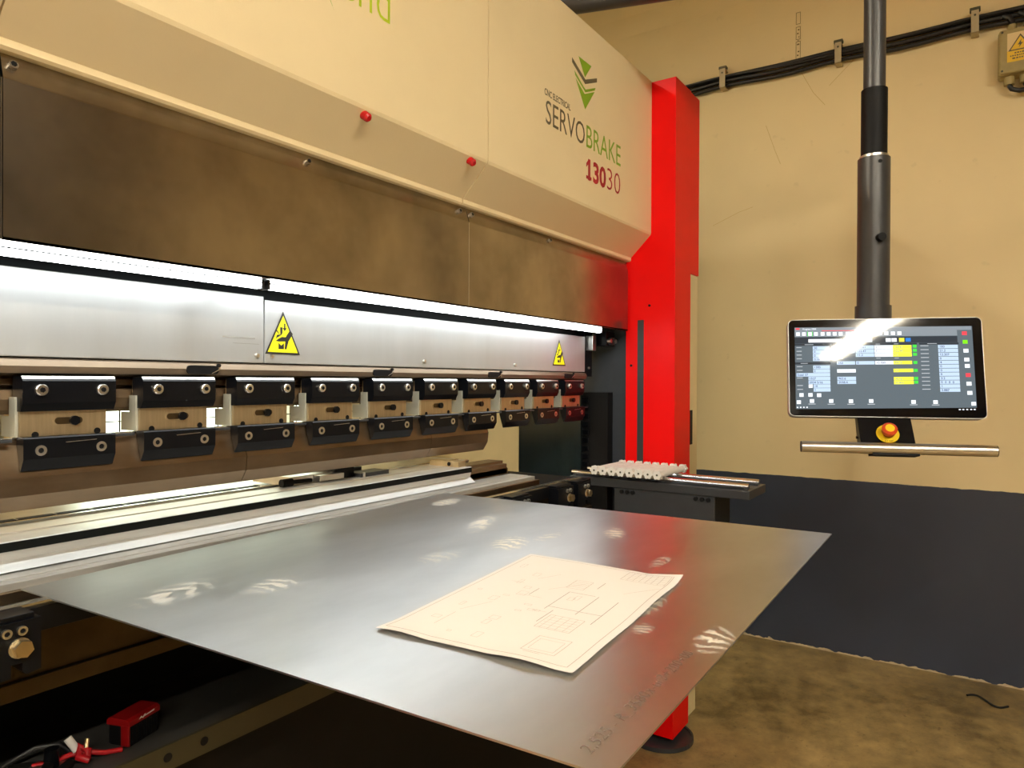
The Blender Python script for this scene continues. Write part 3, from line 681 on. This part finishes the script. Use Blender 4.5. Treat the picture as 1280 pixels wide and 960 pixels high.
# ================================================================ CONTROL PENDANT
n_ = Vector((-.929, -.326, .174)).normalized(); rt = Vector((.331, -.943, 0)).normalized(); upv = n_.cross(rt)
MC = Vector((2.413, .263, .047)); MF = frame(MC, rt, upv, n_)
cp = thing('control_pendant', (2.478, .286, -.25), 'hanging control panel with wide touch screen on a dark grey pole', 'control panel')
hs = MB(MF).rrect(.540, .306, .016, -.040, -.0015).build('monitor', 'edge', cp)
MB(MF).rrect(.536, .302, .014, -.0016, .0).build('bezel', 'bezel', hs)
def emat(name, c, s=1.0): return mat(name, tuple(v*.02 for v in c), .04, emit=c, estr=s*1.1)
E = {'bg': emat('ui_grey', lin(88, 98, 104)), 'dk': emat('ui_dark', lin(48, 54, 60)), 'w': emat('ui_white', lin(232, 238, 244)), 'b': emat('ui_pale_blue', lin(180, 200, 222)), 'y': emat('ui_yellow', lin(238, 236, 70)), 'g': emat('ui_green', lin(70, 205, 70)), 'r': emat('ui_red', lin(225, 70, 80)), 'lg': emat('ui_light_grey', lin(126, 134, 140)), 'n': emat('ui_navy_text', lin(40, 50, 95)), 'm': emat('ui_mid_text', lin(175, 180, 185)), 'bl': emat('ui_blue', lin(50, 120, 200)), 'lime': emat('ui_lime', lin(120, 215, 30))}
def uv(cx, cy):
    top = 103 - (cx-92)/1058*8; bot = 664 + (cx-92)/1076*26
    return ((cx-629)/1068*.54 - .0, (.5-(cy-top)/(bot-top))*.306)
UI = {}
def R_(col, x0, y0, x1, y1, lay=1):
    mb = UI.setdefault((col, lay), MB(MF)); z = .0002 + .00015*lay
    q = [uv(*p) for p in ((x0, y1), (x1, y1), (x1, y0), (x0, y0))]
    mb.add([(p[0], p[1], z) for p in q], [(0, 1, 2, 3)]); mb.flat = True
def T_(s, x, y, h, col='n', lay=3):
    mb = UI.setdefault((col, lay), MB(MF)); o = uv(x, y); sub = MB(MF @ Matrix.Translation((o[0], o[1], .0002 + .00015*lay)))
    sub.text(s, h/1068*.54*1.35, 1.0, .01, 0.); mb.add([MF.inverted() @ v for v in sub.v], sub.f); mb.flat = True
R_('bg', 133, 150, 1110, 625, 0)
R_('lg', 133, 150, 1105, 172); R_('lg', 133, 172, 1030, 205); R_('dk', 133, 208, 1030, 245); R_('dk', 133, 246, 335, 258); R_('dk', 345, 246, 815, 257); R_('dk', 825, 246, 1035, 257); R_('dk', 133, 355, 335, 368)
R_('r', 140, 153, 162, 163, 2); T_('Program 2004', 180, 164, 10, 'w'); R_('r', 290, 168, 560, 172, 2)
for x in (153, 187, 222, 256, 294, 329, 363, 397, 436, 470, 505, 540, 580, 615, 651, 687, 722): R_('w', x-11, 178, x+11, 199, 2)
R_('g', 207, 174, 211, 203, 2); R_('g', 233, 174, 237, 203, 2)
R_('w', 212, 219, 402, 239, 2); R_('b', 425, 219, 572, 239, 2)
for x, cl in ((660, 'w'), (692, 'w'), (733, 'y'), (768, 'bl')): R_(cl, x-14, 217, x+14, 239, 2)
for i, y in enumerate((262, 284, 306, 328)): R_('b', 236, y, 331, y+20, 2); T_(('50', '0', '0', '0.16')[i], 242, y+16, 14); R_('m', 142, y+4, 172, y+8, 2)
for i, y in enumerate((374, 396, 418, 440, 462, 484, 506)):
    x0 = (236, 236, 140, 208, 208, 236, 236)[i]; R_('b', x0, y, 331, y+20, 2); T_(('1300', '2', 'Steel 37', '1527', '2034 5/16', '10', '1')[i], x0+4, y+16, 14)
    if i in (0, 1, 3, 5, 6): R_('m', 142, y+4, 175, y+8, 2)
R_('w', 208, 484, 231, 504, 2)
for x, cl, tx in ((371, 'b', ('50', '0', '')), (478, 'b', ('122.61', '122.47', '+1.2')), (583, 'w', ('1', '1', '1')), (682, 'y', ('122.61', '122.47', '1.2'))):
    for i, y in enumerate((259, 282, 305)):
        if x == 371 and i == 2: continue
        R_(cl, x, y, x+102, y+21, 2)
        if tx[i]: T_(tx[i], x+6, y+16, 14, 'n' if cl != 'y' else 'lg')
for x, cl, tx in ((371, 'b', '350'), (478, 'b', '0'), (583, 'w', '10.000'), (682, 'y', '350.0')): R_(cl, x, 351, x+102, 371, 2); T_(tx, x+6, 367, 14, 'n' if cl != 'y' else 'lg')
R_('w', 371, 397, 475, 417, 2); R_('y', 682, 397, 788, 417, 2); T_('0.0', 690, 412, 12, 'lg')
for i, y in enumerate((441, 463)): R_('b', 371, y, 475, y+20, 2); T_(('963.6', '2038.4')[i], 377, y+16, 14); R_('y', 682, y+4, 788, y+24, 2); T_(('963.6', '2038.4')[i], 690, y+20, 12, 'lg')
for y in (256, 280, 304, 352, 398, 444, 466): R_('g', 791, y+1, 812, y+18, 2)
for x in (380, 590, 690): R_('m', x, 333, x+24, 336, 2); R_('m', x, 250, x+24, 253, 2)
for x in (190, 870): R_('m', x, 250, x+50, 253, 2)
R_('m', 165, 360, 205, 363, 2)
for i in range(12):
    y = 260 + 23*i; R_('b', 926, y, 1030, y+20, 2); T_(('100', '21.2', '12.207', '0', '4', '0', '0', '0', '3.2', '0  0  0  0', '1', '2.887')[i], 932, y+16, 14); R_('m', 832, y+2, 875, y+6, 2)
for y, cl in ((192, 'r'), (243, 'lime'), (295, 'w'), (347, 'w'), (384, 'w'), (437, 'r'), (487, 'w'), (540, 'w')): R_(cl, 1068-13+ (y-192)*.03, y-11, 1068+13+(y-192)*.03, y+11, 2); 
for x, y in ((166, 545), (217, 545), (266, 547), (150, 586), (225, 580), (333, 581), (443, 583), (554, 583), (782, 590), (898, 592), (1095, 603)): R_('w', x-12, y-11, x+12, y+10, 2)
for x, y in ((225, 597), (333, 599), (443, 600), (554, 601), (782, 606), (898, 608)): R_('m', x-20, y-2, x+20, y+2, 2)
for x in (142, 160, 178, 196): R_('w', x-4, 612, x+4, 619, 2)
for x in (1022, 1040, 1060, 1080, 1098): R_('w', x-5, 632, x+5, 638, 2)
UIN = {'bg': 'screen', 'dk': 'screen_header', 'w': 'screen_buttons', 'b': 'screen_fields', 'y': 'screen_yellow_fields', 'g': 'screen_green_marks', 'r': 'screen_red_icons', 'lg': 'screen_toolbar', 'n': 'screen_digits', 'm': 'screen_captions', 'bl': 'screen_blue_icon', 'lime': 'screen_lime_icon'}
for (cl, lay), mb in UI.items(): mb.build(UIN[cl], E[cl], hs, kind=None if cl == 'bg' else 'stuff')
# console with the emergency stop and the handle bar
fx = MF
cs = MB(fx)
cs.add([(x, y, z) for x in (-.078, .068) for (y, z) in ((-.140, -.035), (-.150, -.004), (-.262, .050), (-.266, .030), (-.262, .0))], [(0, 1, 2, 3, 4), (9, 8, 7, 6, 5), (0, 5, 6, 1), (1, 6, 7, 2), (2, 7, 8, 3), (3, 8, 9, 4), (4, 9, 5, 0)])
con = cs.build('console', 'black', cp)
dn = (Vector((0, -.112, .054))).normalized(); nn = Vector((1, 0, 0)).cross(Vector((0, .112, -.054)).normalized())
ef = MF @ frame((-.003, -.206, .0278), (1, 0, 0), -dn, nn)
es = MB(ef).cyl((0, 0, 0), (0, 0, .003), .031, 28).build('stop_plate', 'estopy', con)
MB(ef).cyl((0, 0, .003), (0, 0, .016), .0135, 24).build('stop_collar', 'blk', con)
MB(ef).cyl((0, 0, .014), (0, 0, .030), .019, 28, r1=.021).cyl((0, 0, .030), (0, 0, .034), .021, 28, r1=.016).build('stop_button', 'estop', con)
MB(ef).cyl((0, 0, .034), (0, 0, .0348), .0125, 24).build('stop_button_mark', 'estopy', con)
t_ = MB(ef @ Matrix.Translation((0, -.0275, .0031))); t_.text('STOP', .008, 1.2, .0, 0., 'CENTER'); t_.flat = True; t_.build('stop_lettering', 'signblack', con)
MB(MF).cyl((-.245, -.252, .066), (.262, -.252, .066), .0162, 20).build('handle_bar', 'handle', cp)
for x in (-.246, .262): MB(MF).cyl((x, -.252, .066), (x+(.002 if x > 0 else -.002), -.252, .066), .0160, 20).build('bar_end_cap', 'darkgrey', cp)
MB(MF).box(-.055, .068, -.272, -.264, .020, .075).build('bar_bracket', 'blk', cp)
MB(MF).cyl((-.078, -.215, .0), (-.083, -.215, .0), .004, 10).build('side_screw', 'blk', con)
# pole
PX, PY = 2.530, .307
neck = MB().cyl((PX, PY, .14), (PX, PY, .245), .053, 28).build('neck', 'pole', cp)
MB(MF).box(-.05, .05, -.10, .12, -.085, -.040, .004).build('monitor_mount', 'blk', cp)
sl = MB().cyl((PX, PY, .245), (PX, PY, .715), .0478, 32).build('lower_sleeve', 'pole', cp)
MB().cyl((PX, PY, .715), (PX, PY, .724), .0425, 28).build('ring', 'alu', cp)
MB().cyl((PX, PY, .724), (PX, PY, .935), .0385, 28).build('upper_sleeve', 'blk', cp)
dk = (Vector((-PX, -PY, 0))).normalized(); sd2 = Vector((-dk.y, dk.x, 0))
q = (dk*.9 + sd2*.35).normalized()
MB().cyl(Vector((PX, PY, .455)) + q*.040, Vector((PX, PY, .455)) + q*.068, .0125, 16).build('locking_knob', 'blk', sl)
MB().cyl(Vector((PX, PY, .695)) + q*.044, Vector((PX, PY, .695)) + q*.050, .006, 12).build('grub_screw', 'blk', sl)
bd = Vector((2.10-PX, 1.25-PY, 0)).normalized()
arc = [Vector((PX, PY, z)) for z in (.93, 1.05, 1.250)] + [Vector((PX, PY, 1.250)) + bd*(.105*(1-math.cos(a))) + Vector((0, 0, .105*math.sin(a))) for a in (math.radians(15*k_) for k_ in range(1, 7))]
end = arc[-1] + bd*1.25 - Vector((0, 0, .085))
MB().tube(arc + [end], [.0325]*9 + [.0325], 24).build('pole_tube', 'pole', cp)
MB().tube([arc[-1].lerp(end, .1), end], .040, 24).build('boom', 'pole', cp)
MB().cyl((end.x, end.y, 1.205), (end.x, end.y, 1.38), .06, 28).build('boom_pivot', 'pole', cp)

# ================================================================ WALL CABLES, CLIPS, JUNCTION BOX
cab = [('thick black cable, uppermost of the bundle along the wall', .0135, 1.766, .026), ('thin black cable in front of the bundle along the wall', .007, 1.752, .052), ('black cable in the middle of the wall bundle', .0125, 1.741, .030), ('black cable lowest in the wall bundle, sagging between clips', .0115, 1.716, .024)]
for j, (lb, r, z, off) in enumerate(cab):
    pts = []
    for i in range(47):
        y = 2.6 - i*.085
        sag = -.012*math.sin((y-.06)/.6*math.pi)**2*(1 if j > 1 else .4) + (.010*math.sin(y*5+j) if j == 1 else 0)
        pts.append((WX-off, y, z + sag + .008*max(0, -y)))
    tag(MB().tube(pts, r, 8).build('wall_cable', 'cable'), lb, 'cable', 'cables along the right wall')
for y, z, lb in ((1.28, 1.757, 'metal cable clip on the wall nearest the red column'), (.667, 1.748, 'metal cable clip on the wall just left of the grey pole'), (.062, 1.744, 'metal cable clip on the wall beside the junction box')):
    t = thing('cable_clip', (WX, y, z-.06), lb, 'cable clip', 'cable clips on the right wall')
    MB().prism([(WX-.066, z-.058), (WX-.062, z-.062), (WX-.001, z-.062), (WX-.001, z-.056), (WX-.060, z-.056), (WX-.060, z+.040), (WX-.001, z+.040), (WX-.001, z+.046), (WX-.066, z+.046)], y-.016, y+.016, 'y').build('strap', 'clip', t)
    MB().box(WX-.064, WX-.03, y-.022, y+.022, z+.046, z+.062, .003).build('clip_lug', 'wire', t)
    MB().cyl((WX-.0665, y, z+.022), (WX-.069, y, z+.022), .005, 10).build('clip_rivet', 'wire', t)
jb = thing('junction_box', (WX, -.135, 1.42), 'old yellowish junction box with a high-voltage sticker by the right edge', 'junction box')
jbd = MB().box(WX-.075, WX-.001, -.24, -.03, 1.44, 1.655, .012).build('box_body', 'boxgrey', jb)
lid = MB().box(WX-.098, WX-.076, -.236, -.034, 1.445, 1.650, .008).build('lid', 'boxgrey', jb)
for y in (-.046, -.224):
    for z in (1.458, 1.638): MB().cyl((WX-.098, y, z), (WX-.100, y, z), .005, 10).build('lid_screw', 'wire', lid)
jf = frame((WX-.0990, -.115, 1.555), (0, -1, 0), (0, 0, 1))
MB(jf).box(-.050, .050, -.010, .072, 0, .0006).build('sticker', 'stickpale', lid)
MB(jf).box(-.050, .050, -.062, -.010, 0, .0006).build('sticker_yellow', 'sticky', lid)
tr = MB(jf).add([(-.046, -.012, .0010), (.046, -.012, .0010), (0, .062, .0010)], [(0, 1, 2)]); tr.flat = True; tr.build('sticker_triangle', 'brown', lid)
tr = MB(jf).add([(-.037, -.007, .0014), (.037, -.007, .0014), (0, .052, .0014)], [(0, 1, 2)]); tr.flat = True; tr.build('sticker_triangle_field', 'sticky', lid)
tr = MB(jf).add([(.004, .036, .0018), (-.010, .012, .0018), (-.002, .012, .0018), (-.006, -.003, .0018), (.010, .020, .0018), (.002, .020, .0018)], [(0, 1, 2, 3, 4, 5)]); tr.flat = True; tr.build('lightning_bolt', 'brown', lid)
tx = MB(jf)
for i, (a, b_) in enumerate(((-.022, .022), (-.038, .038), (-.030, .030))):
    x = a
    while x < b_: l = rnd.uniform(.004, .012); tx.box(x, min(x+l, b_), -.026-.012*i, -.020-.012*i, .0006, .0010); x += l+.003
tx.build('sticker_print', 'brown', lid)
for y in (-.085, -.145):
    MB().cyl((WX-.045, y, 1.654), (WX-.045, y, 1.685), .019, 14).build('cable_gland', 'boxgrey', jb)
    MB().tube([(WX-.045, y, 1.68), (WX-.045, y, 1.70), (WX-.043, y+.01, 1.725), (WX-.040, y+.035, 1.742)], .012, 10).build('cable_tail', 'cable', jb)
    MB().cyl((WX-.045, y+.01, 1.441), (WX-.045, y+.01, 1.405), .022, 14).build('cable_gland', 'boxgrey', jb)
    MB().tube([(WX-.045, y+.01, 1.405), (WX-.045, y, 1.385), (WX-.045, y-.03, 1.372), (WX-.045, y-.15, 1.380), (WX-.04, y-.5, 1.40)], .011, 10).build('cable_tail', 'cable', jb)

# ================================================================ SMALL THINGS
pts = []
for i in range(25):
    t = i/24; pts.append((3.888 - .02*t + .040*math.sin(t*2*math.pi*.95+.3), .072 - .155*t, FL + .006))
tag(MB().tube(pts, .0048, 8).build('wire_offcut', 'cable'), 'short bent piece of black wire lying on the concrete floor', 'wire')

# tool tray under the bed with a battery, a red lead and a pen-like tool
tr_ = thing('tool_tray', (.7, 1.32, -.70), 'dark steel tray in the shadow under the bed', 'tray')
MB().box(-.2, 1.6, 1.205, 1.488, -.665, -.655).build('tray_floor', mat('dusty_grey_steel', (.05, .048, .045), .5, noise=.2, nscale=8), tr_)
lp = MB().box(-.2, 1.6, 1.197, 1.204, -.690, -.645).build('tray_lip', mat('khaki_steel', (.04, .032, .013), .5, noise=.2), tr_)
for x in (.56, .628, .70, .77): MB().cyl((x, 1.1965, -.666), (x, 1.1958, -.666), .008, 14).build('lip_hole', 'blk', lp)
bt = thing('battery_pack', (.70, 1.30, -.655), 'red and black power tool battery standing on the dark tray', 'battery')
bf = Matrix.Translation((.690, 1.295, -.655)) @ Matrix.Rotation(math.radians(18), 4, 'Z') @ Matrix.Scale(.74, 4)
MB(bf).box(-.042, .052, -.032, .032, .0, .058, .006).build('battery_body', 'blk', bt)
for i in range(5): MB(bf).box(-.030+.016*i, -.020+.016*i, -.0335, -.031, .006, .045, .001).build('grip_rib', 'black', bt)
MB(bf).prism([(-.033, .050), (-.033, .062), (-.024, .067), (.026, .067), (.034, .060), (.034, .050)], -.044, .054).build('battery_top', 'batred', bt)
MB(bf).box(-.047, -.041, -.034, -.010, .004, .052, .002).build('battery_latch', 'batred', bt)
sg = MB(bf @ frame((-.015, -.0336, .054), (1, 0, 0), (0, 0, 1))); 
sg.add([(0, .002, 0), (.008, .009, 0), (.012, .004, 0), (.020, .010, 0), (.022, .006, 0), (.050, .008, 0), (.050, .004, 0), (.018, .003, 0), (.014, .001, 0), (.008, .004, 0)], [list(range(10))]); sg.flat = True
sg.build('battery_stripe', 'white', bt)
rw = thing('red_lead', (.60, 1.27, -.655), 'red electrical lead with a white plug lying on the tray', 'lead')
MB().tube([(.655, 1.262, -.651), (.63, 1.272, -.649), (.607, 1.280, -.640), (.585, 1.30, -.642), (.565, 1.315, -.650), (.54, 1.33, -.651)], .0045, 8).build('lead_wire', 'redwire', rw)
MB().tube([(.60, 1.272, -.648), (.605, 1.276, -.636), (.596, 1.29, -.628), (.588, 1.275, -.640), (.60, 1.262, -.646)], .006, 8).build('lead_knot', 'redwire', rw)
MB().cyl((.592, 1.288, -.634), (.582, 1.300, -.612), .0065, 10).build('plug', 'white', rw)
MB().cyl((.601, 1.277, -.630), (.606, 1.283, -.618), .004, 8).build('pin', 'brass', rw)
bw = tag(MB().tube([(.59, 1.30, -.640), (.58, 1.325, -.628), (.55, 1.345, -.628), (.51, 1.35, -.640), (.48, 1.34, -.651)], .0045, 8).build('black_lead', 'cable'), 'black lead arching behind the red lead on the tray', 'lead')
pl = thing('pliers', (.53, 1.27, -.655), 'dark pliers lying on the tray by the bottom left corner', 'pliers')
MB().tube([(.555, 1.30, -.642), (.535, 1.275, -.644), (.505, 1.245, -.646), (.46, 1.225, -.645)], [.009, .0085, .007, .006], 10).build('handle', 'blk', pl)
MB().tube([(.575, 1.277, -.645), (.545, 1.257, -.645), (.51, 1.235, -.646), (.47, 1.215, -.647)], [.008, .008, .007, .006], 10).build('handle', 'blk', pl)
MB().cyl((.556, 1.297, -.652), (.556, 1.297, -.618), .011, 16).build('pivot', 'black', pl)
rl = MB(Matrix.Translation((.535, 1.335, -.651)) @ Matrix.Rotation(math.radians(-40), 4, 'Z')).box(-.07, .06, -.012, .012, -.002, .002).build('steel_rule', 'alu')
tag(rl, 'small bright steel strip lying on the tray behind the pliers', 'ruler')

# rear guard fence seen through the gaps
fn = thing('mesh_fence', (1.2, 2.42, FL), 'wire mesh safety fence behind the machine seen between the clamps', 'fence')
MB().box(-.9, -.85, 2.40, 2.44, FL, .75).box(.86, .90, 2.40, 2.44, FL, .75).box(2.60, 2.64, 2.40, 2.44, FL, .75).box(-.85, 2.60, 2.405, 2.435, .71, .75).box(-.85, 2.60, 2.405, 2.435, -1.36, -1.32).build('fence_frame', 'winframe', fn)
ms = MB()
for i in range(57): x = -.83+.061*i; ms.box(x-.0018, x+.0018, 2.418, 2.4215, -1.32, .71)
for i in range(33): z = -1.30+.061*i; ms.box(-.85, 2.60, 2.4215, 2.425, z-.0018, z+.0018)
ms.build('mesh_wires', 'wire', fn, kind='stuff')
